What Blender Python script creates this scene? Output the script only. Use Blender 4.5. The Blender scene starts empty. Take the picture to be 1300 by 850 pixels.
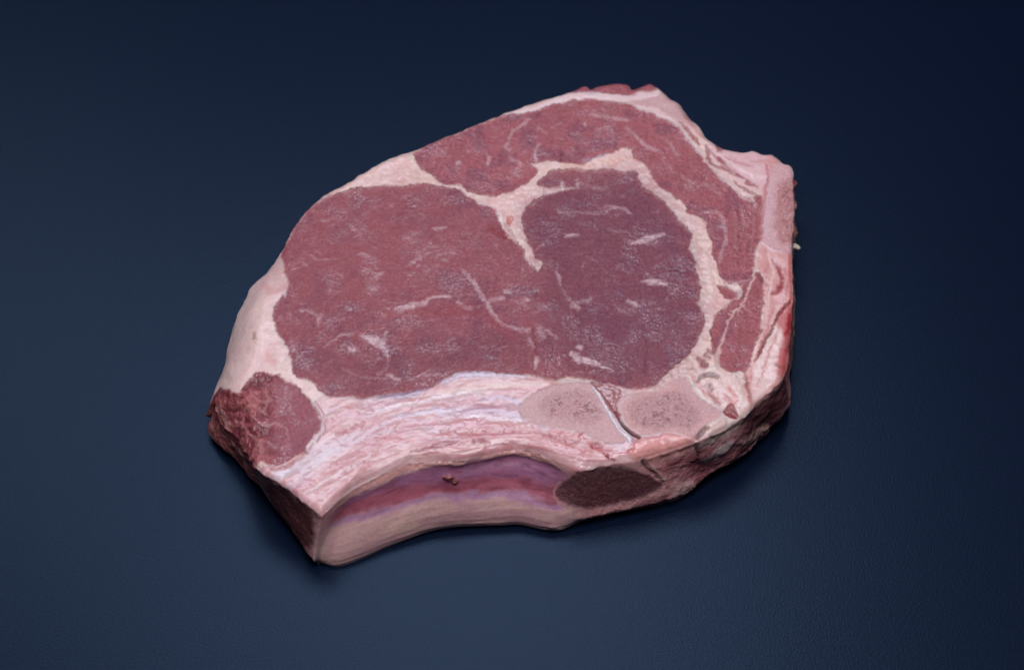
import bpy, math
import numpy as np

# ------------------------------------------------------------------ camera, light, exposure
scene = bpy.context.scene
RAD = math.radians
ELEV, DIST, LENS, SENSOR = RAD(52), 1.0, 86.5, 36.0
FPX = 1300 * LENS / SENSOR                      # focal length in photograph pixels
CAM = np.array([0.0, -DIST * math.cos(ELEV), DIST * math.sin(ELEV)])
FWD = -CAM / DIST
RIGHT = np.array([1.0, 0.0, 0.0])
UP = np.cross(RIGHT, FWD)

cd = bpy.data.cameras.new("camera")
cam = bpy.data.objects.new("camera", cd)
scene.collection.objects.link(cam)
cam.location = CAM
cam.rotation_euler = (math.pi / 2 - ELEV, 0, 0)
cd.lens, cd.sensor_width = LENS, SENSOR
cd.clip_start, cd.clip_end = 0.05, 50
cd.dof.use_dof = True
cd.dof.focus_distance = 0.965
cd.dof.aperture_fstop = 8.5
scene.camera = cam

world = bpy.data.worlds.new("World")
scene.world = world
world.use_nodes = True
wb = world.node_tree.nodes["Background"]
wb.inputs[0].default_value = (0.55, 0.65, 1.0, 1)
wb.inputs[1].default_value = 0.022


def area_light(name, loc, target, sx, sy, power, color):
    ld = bpy.data.lights.new(name, 'AREA')
    ld.shape = 'RECTANGLE'
    ld.size, ld.size_y, ld.energy, ld.color = sx, sy, power, color
    o = bpy.data.objects.new(name, ld)
    scene.collection.objects.link(o)
    o.location = loc
    from mathutils import Vector
    d = Vector(target) - Vector(loc)
    o.rotation_euler = d.to_track_quat('-Z', 'Y').to_euler()
    return o


area_light("softbox_overhead", (0.02, -0.20, 1.00), (0, 0, 0), 0.54, 0.46, 6.9, (0.89, 0.90, 1.0))
area_light("softbox_back", (-0.02, 0.50, 0.95), (0, 0, 0), 0.44, 0.34, 4.0, (0.76, 0.83, 1.0))
area_light("softbox_left", (-0.48, 0.68, 0.95), (-0.1, 0, 0), 0.34, 0.34, 1.8, (0.74, 0.84, 1.0))

vs = scene.view_settings
vs.view_transform = 'Standard'
vs.look = 'None'
vs.exposure = 0.0
vs.gamma = 1.0
scene.render.engine = 'CYCLES'
scene.cycles.use_denoising = True

# ------------------------------------------------------------------ helpers
MM = 0.001
H = 27.5                                         # thickness of the cut in millimetres


def unproject(px, py, z_mm):
    """pixel of the photograph -> point (mm) on the horizontal plane z"""
    px, py, z = np.broadcast_arrays(np.asarray(px, float), np.asarray(py, float), np.asarray(z_mm, float))
    d = FWD + ((px - 650) / FPX)[..., None] * RIGHT - ((py - 425) / FPX)[..., None] * UP
    t = (z * MM - CAM[2]) / d[..., 2]
    return (CAM + d * t[..., None]) * 1000.0


def project(x, y, z):
    v = np.stack([x * MM - CAM[0], y * MM - CAM[1], z * MM - CAM[2]], -1)
    dep = v @ FWD
    return 650 + FPX * (v @ RIGHT) / dep, 425 - FPX * (v @ UP) / dep


def catmull(P, n=8, closed=False):
    P = np.asarray(P, float)
    if closed:
        A = np.concatenate([P[-1:], P, P[:2]])
    else:
        A = np.concatenate([2 * P[:1] - P[1:2], P, 2 * P[-1:] - P[-2:-1]])
    out = []
    for i in range(1, len(A) - 2):
        t = np.linspace(0, 1, n, endpoint=False)[:, None]
        p0, p1, p2, p3 = A[i - 1], A[i], A[i + 1], A[i + 2]
        out.append(0.5 * (2 * p1 + (p2 - p0) * t + (2 * p0 - 5 * p1 + 4 * p2 - p3) * t ** 2
                          + (3 * p1 - p0 - 3 * p2 + p3) * t ** 3))
    if not closed:
        out.append(A[-2:-1])
    return np.concatenate(out)


def hash3(ix, iy, iz, seed):
    h = (ix.astype(np.int64) * 374761393 + iy.astype(np.int64) * 668265263
         + iz.astype(np.int64) * 1274126177 + seed * 362437) & 0xffffffff
    h = ((h ^ (h >> 13)) * 1274126177) & 0xffffffff
    h = ((h ^ (h >> 16)) * 2246822519) & 0xffffffff
    return ((h ^ (h >> 15)) & 0xffffff) / float(0xffffff)


def vnoise(x, y, z, seed=0):
    """value noise, range -1..1"""
    x, y, z = np.broadcast_arrays(x, y, z)
    fx, fy, fz = np.floor(x), np.floor(y), np.floor(z)
    tx, ty, tz = x - fx, y - fy, z - fz
    tx, ty, tz = (t * t * t * (t * (t * 6 - 15) + 10) for t in (tx, ty, tz))
    r = 0
    for dx in (0, 1):
        wx = tx if dx else 1 - tx
        for dy in (0, 1):
            wy = ty if dy else 1 - ty
            for dz in (0, 1):
                wz = tz if dz else 1 - tz
                r = r + wx * wy * wz * hash3(fx + dx, fy + dy, fz + dz, seed)
    return r * 2 - 1


def fbm(x, y, z, octs=3, seed=0, gain=0.5):
    s, a, n = 0, 1.0, 0
    for k in range(octs):
        s = s + a * vnoise(x * 2 ** k, y * 2 ** k, z * 2 ** k, seed + 17 * k)
        n += a
        a *= gain
    return s / n


def sstep(a, b, x):
    t = np.clip((x - a) / (b - a), 0, 1)
    return t * t * (3 - 2 * t)


def lin(r, g, b):
    c = np.array([r, g, b], float) / 255
    return np.where(c <= 0.04045, c / 12.92, ((c + 0.055) / 1.055) ** 2.4)


# ------------------------------------------------------------------ outline of the cut
# x, y in the photograph, height of the upper rim (mm), width of its rounding (mm)
TOP = [(356, 322, 30, 4), (346, 337, 27, 7), (335, 350, 25, 9), (320, 364, 23, 12), (310, 383, 21, 14), (301, 402, 20, 14),
       (296, 420, 19, 15), (292, 437, 18, 15), (290, 453, 20, 14), (286, 468, 21, 14), (281, 488, 21, 13), (276, 503, 20, 12),
       (276, 520, 19, 12), (283, 535, 19, 12), (294, 548, 20, 11), (305, 562, 22, 9), (315, 578, 26, 6), (322, 591, 30, 3),
       (342, 606, 31, 2), (360, 617, 31, 2), (380, 632, 31, 2), (395, 643, 31, 2.5), (408, 654, 30, 3),
       (418, 646, 29.8, 4), (435, 631, 29.2, 5), (460, 615, 28.5, 6), (497, 597, 29, 4.5), (519, 588, 29, 4.5), (532, 587, 29, 4.5),
       (557, 585, 29, 4.5), (582, 586, 29, 4.5), (600, 582, 29, 4.5), (615, 578, 29, 4.5), (632, 574, 29, 4.5), (657, 571, 29, 4.5),
       (680, 575, 29, 4.5), (707, 586, 29, 4.5), (722, 593, 28.5, 6), (737, 597, 28.5, 7), (752, 595, 28.5, 7), (768, 591, 29, 4.5),
       (785, 588, 29, 4.5), (805, 586, 29, 4.5), (817, 582, 29, 4.5), (855, 570, 29, 6), (875, 563, 30, 4), (887, 560, 31, 3),
       (905, 551, 31, 2), (922, 543, 31, 2), (942, 530, 31, 2), (961, 511, 31, 2), (985, 490, 31, 2), (996, 475, 30, 3),
       (1001, 455, 30, 4), (1000, 440, 30, 4), (1003, 425, 30, 3), (1005, 405, 30, 3), (1006, 390, 31, 2), (1006, 360, 31, 2),
       (1005, 330, 31, 2), (1006, 300, 31, 2), (1008, 270, 31, 2), (1007, 240, 31, 2), (1006, 217, 31, 3), (1002, 210, 31, 3),
       (994, 208, 31, 3), (985, 201, 31, 2), (979, 197, 31, 2), (968, 197, 31, 2), (955, 192, 31, 2), (948, 194, 31, 2),
       (935, 193, 31, 2), (920, 190, 30, 3), (905, 182, 30, 3), (895, 174, 30, 3), (886, 160, 30, 3), (877, 153, 29, 4),
       (870, 144, 29, 4), (862, 132, 29, 4), (850, 126, 30, 4), (845, 121, 31, 3), (839, 115, 31, 3), (833, 111, 30, 3),
       (826, 107, 30, 3), (815, 110, 30, 3), (803, 114, 30, 3), (797, 108, 30, 3), (780, 107, 30, 3), (760, 110, 30, 3),
       (750, 114, 30, 3), (745, 110, 30, 3), (738, 111, 30, 3), (725, 117, 31, 2), (700, 125, 31, 2), (680, 131, 31, 2),
       (640, 145, 31, 2), (600, 161, 31, 2), (560, 177, 31, 2), (524, 192, 31, 2), (510, 196, 31, 2.5), (480, 209, 31, 3),
       (450, 228, 31, 3), (420, 245, 31, 3), (397, 261, 31, 3), (380, 280, 31, 3), (366, 303, 31, 3)]
# foot of the side wall where the photograph shows it
FOOT = [(266, 555), (280, 569), (305, 592), (322, 607), (342, 627), (360, 660), (385, 695), (396, 711), (413, 722), (430, 723),
        (460, 712), (485, 701), (519, 688), (545, 679), (570, 674), (607, 672), (635, 672), (660, 671), (695, 678), (715, 677),
        (732, 672), (780, 659), (847, 646), (877, 631), (900, 607), (930, 595), (958, 571), (980, 551), (992, 532), (998, 508)]

CEN = unproject(640, 380, H)
NA, NT, NW = 1800, 360, 96


def polar(P):
    d = P[:, :2] - CEN[:2]
    return np.arctan2(d[:, 1], d[:, 0]), np.hypot(d[:, 0], d[:, 1])


def periodic(th, a, val):
    o = np.argsort(a)
    a, val = a[o], val[o]
    return np.interp(th, np.concatenate([a - 2 * np.pi, a, a + 2 * np.pi]), np.concatenate([val, val, val]))


Ts = catmull(np.array(TOP, float) * [1, 1, H / 32.0, 1], 8, True)
TW = unproject(Ts[:, 0], Ts[:, 1], Ts[:, 2])
ta, tr = polar(TW)
un = np.unwrap(ta)                               # keep the rim single-valued seen from the centre
sgn = np.sign(un[-1] - un[0])
keep, last = [], None
for i_, a_ in enumerate(un * sgn):
    if last is None or a_ > last + 1e-4:
        keep.append(i_); last = a_
print('rim points kept', len(keep), 'of', len(un))
Ts, TW, ta, tr = Ts[keep], TW[keep], ta[keep], tr[keep]
th = np.linspace(-np.pi, np.pi, NA, endpoint=False)
rT = periodic(th, ta, tr)
zE = periodic(th, ta, Ts[:, 2])
wE = periodic(th, ta, Ts[:, 3])
aX = periodic(th, ta, Ts[:, 0])                 # where along the rim, as x in the photograph
aY = periodic(th, ta, Ts[:, 1])

Fs = catmull(FOOT, 8)
fa, fr = polar(unproject(Fs[:, 0], Fs[:, 1], 0))
# hidden stretch: the wall runs straight down, a little undercut behind, flared at the right bone
lo, hi = fa[0], fa[-1]
inside = ((th >= lo) & (th <= hi)) if lo < hi else ((th >= lo) | (th <= hi))
ratio_front = periodic(th, fa, fr / periodic(fa, ta, tr))
right_bone = sstep(995, 1003, aX) * sstep(500, 420, aY)
ratio_back = 0.97 + 0.055 * right_bone
gap = np.minimum(np.abs((th - lo + np.pi) % (2 * np.pi) - np.pi), np.abs((th - hi + np.pi) % (2 * np.pi) - np.pi))
wfront = np.where(inside, 1.0, 1 - sstep(0, 0.25, gap))
rB = rT * (wfront * np.where(inside, ratio_front, np.where(np.abs((th - lo + np.pi) % (2 * np.pi) - np.pi) < np.abs((th - hi + np.pi) % (2 * np.pi) - np.pi),
                                                          fr[0] / np.interp(0, [0], [periodic(np.array([lo]), ta, tr)[0]]),
                                                          fr[-1] / periodic(np.array([hi]), ta, tr)[0])) + (1 - wfront) * ratio_back)
rB = rB + (2.3 + 1.4 * sstep(345, 400, aX) * sstep(745, 670, aX) * (aY > 540)) * wfront
kern = np.hanning(31) / np.hanning(31).sum()
rB = np.convolve(np.concatenate([rB[-15:], rB, rB[:15]]), kern, 'valid') * .5 + rB * .5
front = inside & (aY > 470)
rib = np.where(aY > 540, sstep(412, 432, aX) * sstep(735, 700, aX), 0)
rib_end = np.where(aY > 585, sstep(318, 330, aX) * sstep(410, 400, aX), 0) * (aX < 412) * (aY > 588)
rough = np.where(aY > 470, sstep(800, 850, aX), 0)
tail = np.where(aY > 490, sstep(325, 312, aX), 0)

# ------------------------------------------------------------------ vertex grid: top rings, wall rings, underside rings
t = (np.arange(NT + 1) / NT) ** 0.9
t[0] = 0.0
v = np.linspace(0, 1, NW + 1)[1:]
NU = 6
nrow = (NT + 1) + NW + NU
X = np.zeros((nrow, NA)); Y = np.zeros_like(X); Z = np.zeros_like(X)
ct, st = np.cos(th), np.sin(th)
X[:NT + 1] = CEN[0] + t[:, None] * rT * ct
Y[:NT + 1] = CEN[1] + t[:, None] * rT * st
# distance to the rim for the rounding
Rim = np.stack([CEN[0] + rT * ct, CEN[1] + rT * st], 1)[::3]


def seg_dist(px, py, A, B, wa=None, wb=None):
    ab = B - A
    L = max(float(ab @ ab), 1e-9)
    s = np.clip(((px - A[0]) * ab[0] + (py - A[1]) * ab[1]) / L, 0, 1)
    d = np.hypot(px - A[0] - s * ab[0], py - A[1] - s * ab[1])
    if wa is not None:
        d = d - 0.5 * (wa + (wb - wa) * s)
    return d, s


dist = np.full((NT + 1, NA), 99.0)
sel = (1 - t[:, None]) * rT < 26
for i in range(len(Rim)):
    # only rim pieces at nearby angles can be the nearest
    c = i * 3
    cols = np.arange(c - 150, c + 151) % NA
    sub = sel[:, cols]
    r0 = np.argmax(sub.any(1))
    xs, ys = X[r0:NT + 1, cols], Y[r0:NT + 1, cols]
    d, _ = seg_dist(xs, ys, Rim[i], Rim[(i + 1) % len(Rim)])
    dist[r0:, cols] = np.minimum(dist[r0:, cols], d)
dist[-1] = 0
drop = (H - zE) * np.clip(1 - dist / wE, 0, 1) ** 2
Z[:NT + 1] = H - drop

WX, WV = slice(NT + 1, NT + 1 + NW), v[:, None]
bulge = 3.0 * sstep(330, 300, aX) * (aY < 500) + 1.5 * (aY < 330) * (aX < 980)
off = bulge * np.sin(np.pi * WV)
rp = np.interp(v, [0, .04, .10, .17, .26, .36, .46, .54, .64, .74, .84, .93, 1.0],
               [0, .3, .3, .0, -.3, -.3, .2, .9, 1.1, .6, -.7, -2.9, -5.5])[:, None]
off = off + rib * rp - 1.5 * np.exp(-((WV - .13) / .07) ** 2) * rib * sstep(530, 580, aX) * sstep(725, 690, aX)
off = off - 5.0 * sstep(0.74, 1.0, WV) * (1 - rib) 
RW = rT + (rB - rT) * WV + off
X[WX] = CEN[0] + RW * ct
Y[WX] = CEN[1] + RW * st
Z[WX] = zE * (1 - WV)
for k in range(NU):
    f = 1 - (k + 1) / (NU + 0.15)
    X[NT + 1 + NW + k] = CEN[0] + RW[-1] * f * ct
    Y[NT + 1 + NW + k] = CEN[1] + RW[-1] * f * st
    Z[NT + 1 + NW + k] = 0.0

P, Q = project(X, Y, Z)                          # traced position of each surface point
istop = np.zeros_like(X, bool); istop[:NT + 1] = True
iswall = np.zeros_like(X, bool); iswall[WX] = True
VV = np.zeros_like(X); VV[WX] = WV; VV[NT + 1 + NW:] = 1
AX = np.broadcast_to(aX, X.shape)

n1 = fbm(X / 5.0, Y / 5.0, Z / 5.0, 3, 1)        # ragged edges of the traced shapes
n2 = fbm(X / 5.0, Y / 5.0, Z / 5.0, 3, 2)
f1 = fbm(X / 1.3, Y / 1.3, Z / 1.3, 2, 3)
f2 = fbm(X / 1.3, Y / 1.3, Z / 1.3, 2, 4)
f3 = vnoise(X / .7, Y / .7, Z / .7, 5)
f4 = vnoise(X / .7, Y / .7, Z / .7, 6)
PW = P + 3.0 * n1 + 1.8 * f1 + .7 * f3
QW = Q + 2.4 * n2 + 1.5 * f2 + .6 * f4

# ------------------------------------------------------------------ tissue: colour, fat, wetness, relief, part
FATW, FATP, FATPINK = lin(238, 205, 195), lin(232, 188, 178), lin(218, 150, 144)
MUS, MUSD, MUSL = lin(162, 85, 92), lin(134, 64, 80), lin(178, 94, 98)
BLUE, BLOOD, BROWN = lin(196, 182, 200), lin(128, 22, 32), lin(128, 72, 68)

col = np.empty(X.shape + (3,)); col[:] = FATP
fat = np.ones_like(X)
hgt = np.zeros_like(X)
wet = np.full_like(X, 0.5)
pid = np.zeros(X.shape, np.int16)
PARTS = ["fat"]


def part(name):
    if name not in PARTS:
        PARTS.append(name)
    return PARTS.index(name)


def paint(m, c=None, a=1.0, f=None, h=0.0, wt=None, p=None, idx=None):
    """m: mask over idx (a flat index array)"""
    k = np.clip(m * a, 0, 1)
    if c is not None:
        cf = col.reshape(-1, 3)
        cf[idx] = cf[idx] * (1 - k[:, None]) + np.asarray(c) * k[:, None]
    if f is not None:
        ff = fat.reshape(-1); ff[idx] = ff[idx] * (1 - k) + f * k
    if h:
        hh = hgt.reshape(-1); hh[idx] = hh[idx] + .7 * h * m
    if wt is not None:
        ww = wet.reshape(-1); ww[idx] = ww[idx] * (1 - k) + wt * k
    if p is not None:
        pp = pid.reshape(-1); pp[idx[m > 0.5]] = part(p)


TOPI = np.flatnonzero(istop.ravel())
WALLI = np.flatnonzero((iswall & np.broadcast_to(front, X.shape)).ravel())
PF, QF = PW.ravel(), QW.ravel()
P0, Q0 = P.ravel(), Q.ravel()


def pick(bb, where, crisp):
    pf, qf = (P0, Q0) if crisp else (PF, QF)
    I = TOPI if where == 'top' else WALLI
    s = (pf[I] > bb[0]) & (pf[I] < bb[2]) & (qf[I] > bb[1]) & (qf[I] < bb[3])
    I = I[s]
    return I, pf[I], qf[I]


def poly(pts, soft=1.5, where='top', crisp=False, n=5, **kw):
    C = catmull(pts, n, True)
    m = 8 + soft * 2
    I, x, y = pick((C[:, 0].min() - m, C[:, 1].min() - m, C[:, 0].max() + m, C[:, 1].max() + m), where, crisp)
    ins = np.zeros(len(I), bool)
    dmin = np.full(len(I), 1e9)
    for i in range(len(C)):
        A, B = C[i], C[(i + 1) % len(C)]
        if A[1] != B[1]:
            c = (A[1] > y) != (B[1] > y)
            ins ^= c & (x < (B[0] - A[0]) * (y - A[1]) / (B[1] - A[1]) + A[0])
        lo_, hi_ = np.minimum(A, B) - m, np.maximum(A, B) + m
        near = (x > lo_[0]) & (x < hi_[0]) & (y > lo_[1]) & (y < hi_[1])
        if near.any():
            d, _ = seg_dist(x[near], y[near], A, B)
            dmin[near] = np.minimum(dmin[near], d)
    sd = np.where(ins, -dmin, dmin)
    mask = sstep(soft, -soft, sd)
    paint(mask, idx=I, **kw)
    return I, mask, sd


def line(pts, w, soft=1.5, where='top', crisp=False, n=5, brk=0.15, **kw):
    soft = soft * 1.05 + .15
    pts = np.asarray(pts, float)
    ws = np.asarray(w, float) if np.ndim(w) else np.full(len(pts), float(w))
    C = catmull(np.column_stack([pts, ws]), n) if len(pts) > 1 else np.column_stack([pts, ws])[[0, 0]] + [[0, 0, 0], [.1, 0, 0]]
    m = soft + ws.max() / 2 + 1
    I, x, y = pick((C[:, 0].min() - m, C[:, 1].min() - m, C[:, 0].max() + m, C[:, 1].max() + m), where, crisp)
    dmin = np.full(len(I), 1e9)
    for i in range(len(C) - 1):
        d, _ = seg_dist(x, y, C[i, :2], C[i + 1, :2], C[i, 2], C[i + 1, 2])
        dmin = np.minimum(dmin, d)
    mask = sstep(soft, -soft, dmin)
    if brk:
        mask = mask * (1 - brk + brk * sstep(-.45, .35, BRK.ravel()[I]))
    paint(mask, idx=I, **kw)
    return I, mask


BRK = fbm(X / 1.5, Y / 1.0, Z / 1.5, 2, 14)
FATN = fbm(X / 9, Y / 9, Z / 9, 3, 11)
FATF = fbm(X / 1.6, Y / 1.6, Z / 1.6, 3, 12)
GR = fbm(X / 1.1, Y / 1.1, Z / 1.1, 2, 13)

# fat as the ground everything else is set into
k = sstep(-0.3, 0.5, FATN)[..., None]
col = col * (1 - 0.45 * k) + FATW * 0.45 * k
k = sstep(0.05, 0.55, -FATN)[..., None]
col = col * (1 - 0.35 * k) + FATPINK * 0.35 * k
k = sstep(.1, .6, fbm(X / 13, Y / 13, Z / 13, 3, 15))[..., None]
col = col * (1 - .4 * k) + lin(232, 200, 178) * .4 * k
k = sstep(.15, .6, fbm(X / 3.2, Y / 3.2, Z / 3.2, 3, 16))[..., None]
col = col * (1 - .3 * k) + lin(214, 150, 150) * .3 * k
col *= (1 + 0.07 * FATF)[..., None]
hgt += .10 * fbm(X / 4, Y / 3, Z / 4, 2, 18)
hgt += 0.35 * FATN + 0.05 * FATF

# right-hand band of pink fat
poly([(962, 200), (985, 196), (1012, 205), (1015, 480), (985, 492), (955, 520), (945, 480), (962, 440), (975, 380), (960, 340), (968, 290), (970, 230)], 6, c=FATPINK, a=.75)
poly([(985, 390), (1002, 385), (990, 440), (985, 480), (960, 510), (955, 480), (968, 440)], 4, c=FATW, a=.8)
poly([(985, 400), (1010, 380), (1012, 470), (992, 478), (985, 462), (993, 430)], 4, c=lin(200, 104, 102), a=.85, p="fat")
line([(1004, 398), (1001, 418), (996, 424)], 6, 2.5, c=lin(176, 30, 44), a=1)
line([(986, 462), (990, 466)], 4, 2, c=BROWN, a=.6)
line([(1000, 440), (996, 452)], 5, 3, c=lin(185, 70, 75), a=.6)
# greyish pink fat beyond the cap
poly([(790, 122), (838, 116), (866, 135), (884, 160), (872, 160), (845, 146), (812, 133), (790, 130)], 3, c=lin(206, 160, 158), a=.8)
poly([(900, 180), (935, 192), (975, 198), (972, 240), (955, 240), (930, 222), (908, 205)], 4, c=lin(226, 180, 182), a=.7)

# left covering fat
poly([(356, 318), (368, 350), (365, 374), (355, 382), (348, 400), (352, 420), (365, 440), (374, 470), (400, 488), (415, 505), (400, 512),
      (384, 500), (372, 488), (356, 476), (330, 470), (310, 490), (300, 500), (262, 500), (262, 320)], 2, c=FATW, a=.5, p="fat_cap")
line([(322, 424), (323, 428)], 4, 2, c=lin(160, 110, 90), a=.8)
line([(335, 362), (345, 372), (362, 366)], 7, 5, c=FATPINK, a=.6)
line([(340, 452), (348, 458)], 8, 5, c=lin(214, 130, 125), a=.6)
line([(288, 474), (290, 478)], 5, 3, c=lin(190, 160, 130), a=.5)
line([(345, 337), (330, 366), (315, 392)], 3, 4, c=lin(205, 160, 165), a=.4)

# rib fat: long streaks that follow the rib
LIP = catmull([(400, 650), (435, 628), (470, 608), (520, 586), (580, 580), (640, 572), (700, 580), (760, 592), (830, 582)], 6)
band = [(330, 598), (350, 590), (375, 584), (396, 566), (412, 540), (400, 512), (418, 500), (460, 506), (520, 496), (548, 488), (575, 474),
        (610, 471), (670, 476), (705, 481), (750, 483), (790, 490), (800, 545), (850, 548), (885, 548), (905, 560), (850, 600), (740, 612), (640, 585), (560, 596), (480, 618), (408, 668), (360, 630)]
I, m, sd = poly(band, 2.0, c=lin(222, 172, 170), a=.7, p="rib_fat")
dl = np.full(len(I), 1e9); al = np.zeros(len(I))
acc = 0.0
for i in range(len(LIP) - 1):
    A, B = LIP[i], LIP[i + 1]
    L = np.hypot(*(B - A))
    d, s = seg_dist(P0[I], Q0[I], A, B)
    c = d < dl
    dl[c] = d[c]; al[c] = acc + s[c] * L
    acc += L
s1 = fbm(al / 60, dl / 9, np.zeros_like(al), 2, 21) + .25 * fbm(P0[I] / 9, Q0[I] / 6, np.zeros_like(al), 3, 24)
s2 = fbm(al / 30, dl / 3.2, np.zeros_like(al) + 5, 2, 22)
s3 = fbm(al / 60, dl / 11, np.zeros_like(al) + 9, 2, 23)
paint(m * sstep(0.05, 0.55, s1), idx=I, c=lin(210, 140, 144), a=.6)
paint(m * sstep(0.10, 0.6, -s1), idx=I, c=lin(234, 202, 198), a=.45)
paint(m * sstep(0.1, 0.5, s3) * sstep(12, 30, dl), idx=I, c=BLUE, a=.2)
paint(m * sstep(0.15, 0.6, s2), idx=I, c=lin(200, 112, 122), a=.22)
hgt.reshape(-1)[I] += m * (0.28 * s1 + 0.02 * s2)
wet.reshape(-1)[I] = 0.5 * (1 - m) + m * (0.72 + 0.2 * s3)
# rib top: bluish gristle, red streaks
line([(350, 604), (385, 592), (420, 572), (452, 556), (490, 546)], [10, 13, 13, 9, 4], 6, c=lin(208, 196, 202), a=.5, wt=.8)
line([(430, 549), (448, 544), (462, 537)], 5, 2.5, c=lin(186, 88, 88), a=.75, h=-.3)
line([(420, 528), (440, 520), (470, 524)], 5, 4, c=lin(238, 205, 200), a=.6, h=.5)
line([(440, 515), (455, 528), (462, 533)], 4, 3, c=lin(222, 150, 145), a=.7)
line([(345, 595), (368, 587), (386, 576), (396, 562)], [4, 5, 5, 3], 2.5, c=lin(186, 92, 76), a=.8, h=-.4)
line([(466, 559), (485, 556), (505, 556), (525, 562)], [3, 5, 5, 2], 2.5, c=lin(205, 110, 108), a=.6)
line([(505, 545), (540, 538), (560, 532)], 4, 3, c=lin(215, 140, 140), a=.6)
line([(440, 600), (470, 588), (500, 579), (530, 572)], 3, 2.5, c=lin(200, 118, 118), a=.5)
for x, y in ((437, 594), (444, 590), (452, 588), (460, 584), (466, 589), (470, 583)):
    line([(x, y), (x + 3, y + 4)], 2.5, 1.5, c=lin(176, 92, 88), a=.6)
line([(524, 573), (545, 568), (560, 566), (580, 561)], [3, 6, 9, 3], 2.5, c=lin(158, 62, 66), a=.8, f=.4, h=-.3)
line([(602, 561), (613, 559), (624, 560)], [3, 5, 2], 2, c=lin(165, 70, 74), a=.8, f=.4, h=-.3)
line([(640, 562), (652, 560)], 4, 2, c=lin(190, 96, 96), a=.6)
line([(552, 541), (590, 540), (625, 543), (652, 543)], [5, 10, 12, 6], 5, c=lin(214, 142, 146), a=.65, wt=1, h=.5)
line([(560, 549), (595, 549), (640, 550), (675, 548), (705, 554)], 2.5, 2, c=lin(192, 88, 100), a=.7, h=-.5)
line([(566, 517), (585, 512), (610, 514), (645, 518)], [2, 5, 4, 2], 3, c=lin(186, 116, 128), a=.65)
line([(560, 526), (600, 522), (650, 526), (690, 540)], 9, 6, c=lin(208, 186, 198), a=.6, wt=.9)
line([(480, 503), (505, 501), (530, 495), (543, 490)], [4, 9, 9, 4], 4, c=lin(150, 132, 158), a=.75, wt=.9)
line([(560, 484), (590, 476), (630, 476), (665, 478)], [5, 8, 6, 3], 3, c=lin(206, 198, 214), a=.7, wt=.9, h=.5)
line([(560, 497), (620, 490), (680, 487), (715, 481)], [6, 9, 7, 3], 4, c=lin(232, 196, 176), a=.55)
line([(705, 484), (722, 478), (745, 482)], 4, 2.5, c=lin(220, 176, 140), a=.6)
line([(662, 541), (690, 537), (715, 540), (735, 547)], [5, 9, 10, 5], 4, c=lin(226, 168, 162), a=.6, wt=1, h=.7)
line([(690, 553), (710, 556), (728, 559), (735, 556)], [3, 6, 7, 3], 3, c=lin(186, 92, 92), a=.7, wt=1, h=-.6)
line([(640, 568), (665, 566), (690, 569)], 5, 4, c=lin(206, 120, 122), a=.5)
line([(751, 566), (757, 563), (764, 567)], [4, 7, 3], 2, c=lin(160, 20, 30), a=1, wt=.8, h=-.3)
line([(766, 574), (773, 578), (781, 584)], [2.5, 4.5, 2.5], 1.5, c=lin(150, 16, 28), a=1, wt=.8, h=-.3)
line([(742, 556), (750, 561)], 4, 2.5, c=lin(196, 96, 90), a=.7)

# muscles ------------------------------------------------------------
EYE = [(357, 323), (366, 303), (380, 280), (397, 263), (420, 249), (440, 242), (455, 239), (480, 237), (510, 235), (530, 233), (545, 233),
       (557, 237), (582, 241), (595, 251), (612, 261), (627, 266), (633, 281), (645, 300), (652, 306), (665, 316), (668, 330), (682, 344),
       (690, 334), (681, 327), (676, 316), (669, 301), (663, 276), (670, 263), (680, 253), (700, 246), (720, 241), (736, 239), (720, 237),
       (700, 237), (682, 234), (691, 224), (700, 217), (720, 215), (750, 215), (780, 217), (792, 219), (806, 218), (812, 231), (820, 241), (837, 253),
       (855, 271), (862, 283), (877, 298), (874, 313), (880, 328), (885, 350), (890, 368), (885, 385), (893, 400), (890, 420), (880, 438),
       (875, 450), (855, 465), (840, 478), (830, 488), (805, 491), (780, 487), (752, 481), (722, 476), (705, 481), (670, 475), (650, 475),
       (595, 471), (575, 474), (552, 485), (545, 491), (520, 495), (489, 499), (462, 505), (445, 502), (415, 501), (400, 486), (380, 479),
       (372, 473), (370, 453), (362, 435), (350, 413), (348, 398), (355, 380), (365, 372), (366, 360), (361, 340)]
CAP = [(527, 193), (557, 178), (600, 162), (640, 147), (680, 140), (705, 132), (732, 128), (755, 127), (780, 131), (800, 132), (811, 138),
       (830, 145), (847, 153), (862, 161), (875, 178), (887, 193), (902, 211), (920, 228), (932, 241), (952, 250), (966, 249), (966, 278),
       (965, 300), (961, 310), (958, 328), (956, 345), (946, 358), (932, 362), (918, 353), (912, 338), (906, 328), (905, 310), (900, 300), (897, 283),
       (890, 276), (875, 271), (867, 258), (857, 251), (842, 241), (832, 231), (825, 218), (817, 208), (805, 201), (802, 190), (790, 188),
       (780, 193), (760, 198), (745, 207), (730, 209), (710, 205), (695, 203), (685, 206), (672, 207), (682, 216), (670, 231), (657, 236),
       (650, 242), (630, 249), (620, 246), (610, 248), (592, 242), (585, 234), (567, 234), (557, 228), (545, 218), (532, 211), (527, 201)]
STRIP = [(903, 425), (908, 405), (914, 395), (930, 383), (938, 369), (949, 356), (960, 346), (969, 354), (968, 383), (967, 403), (965, 423),
         (957, 438), (955, 450), (950, 465), (935, 473), (914, 464), (908, 450), (905, 438)]
TAIL = [(320, 477), (332, 471), (345, 475), (355, 475), (360, 485), (370, 486), (380, 495), (395, 510), (400, 520), (407, 535), (402, 550),
        (390, 562), (386, 572), (365, 582), (347, 590), (332, 585), (322, 596), (300, 590), (255, 545), (258, 500), (284, 493), (297, 498),
        (306, 496), (309, 488)]
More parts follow.
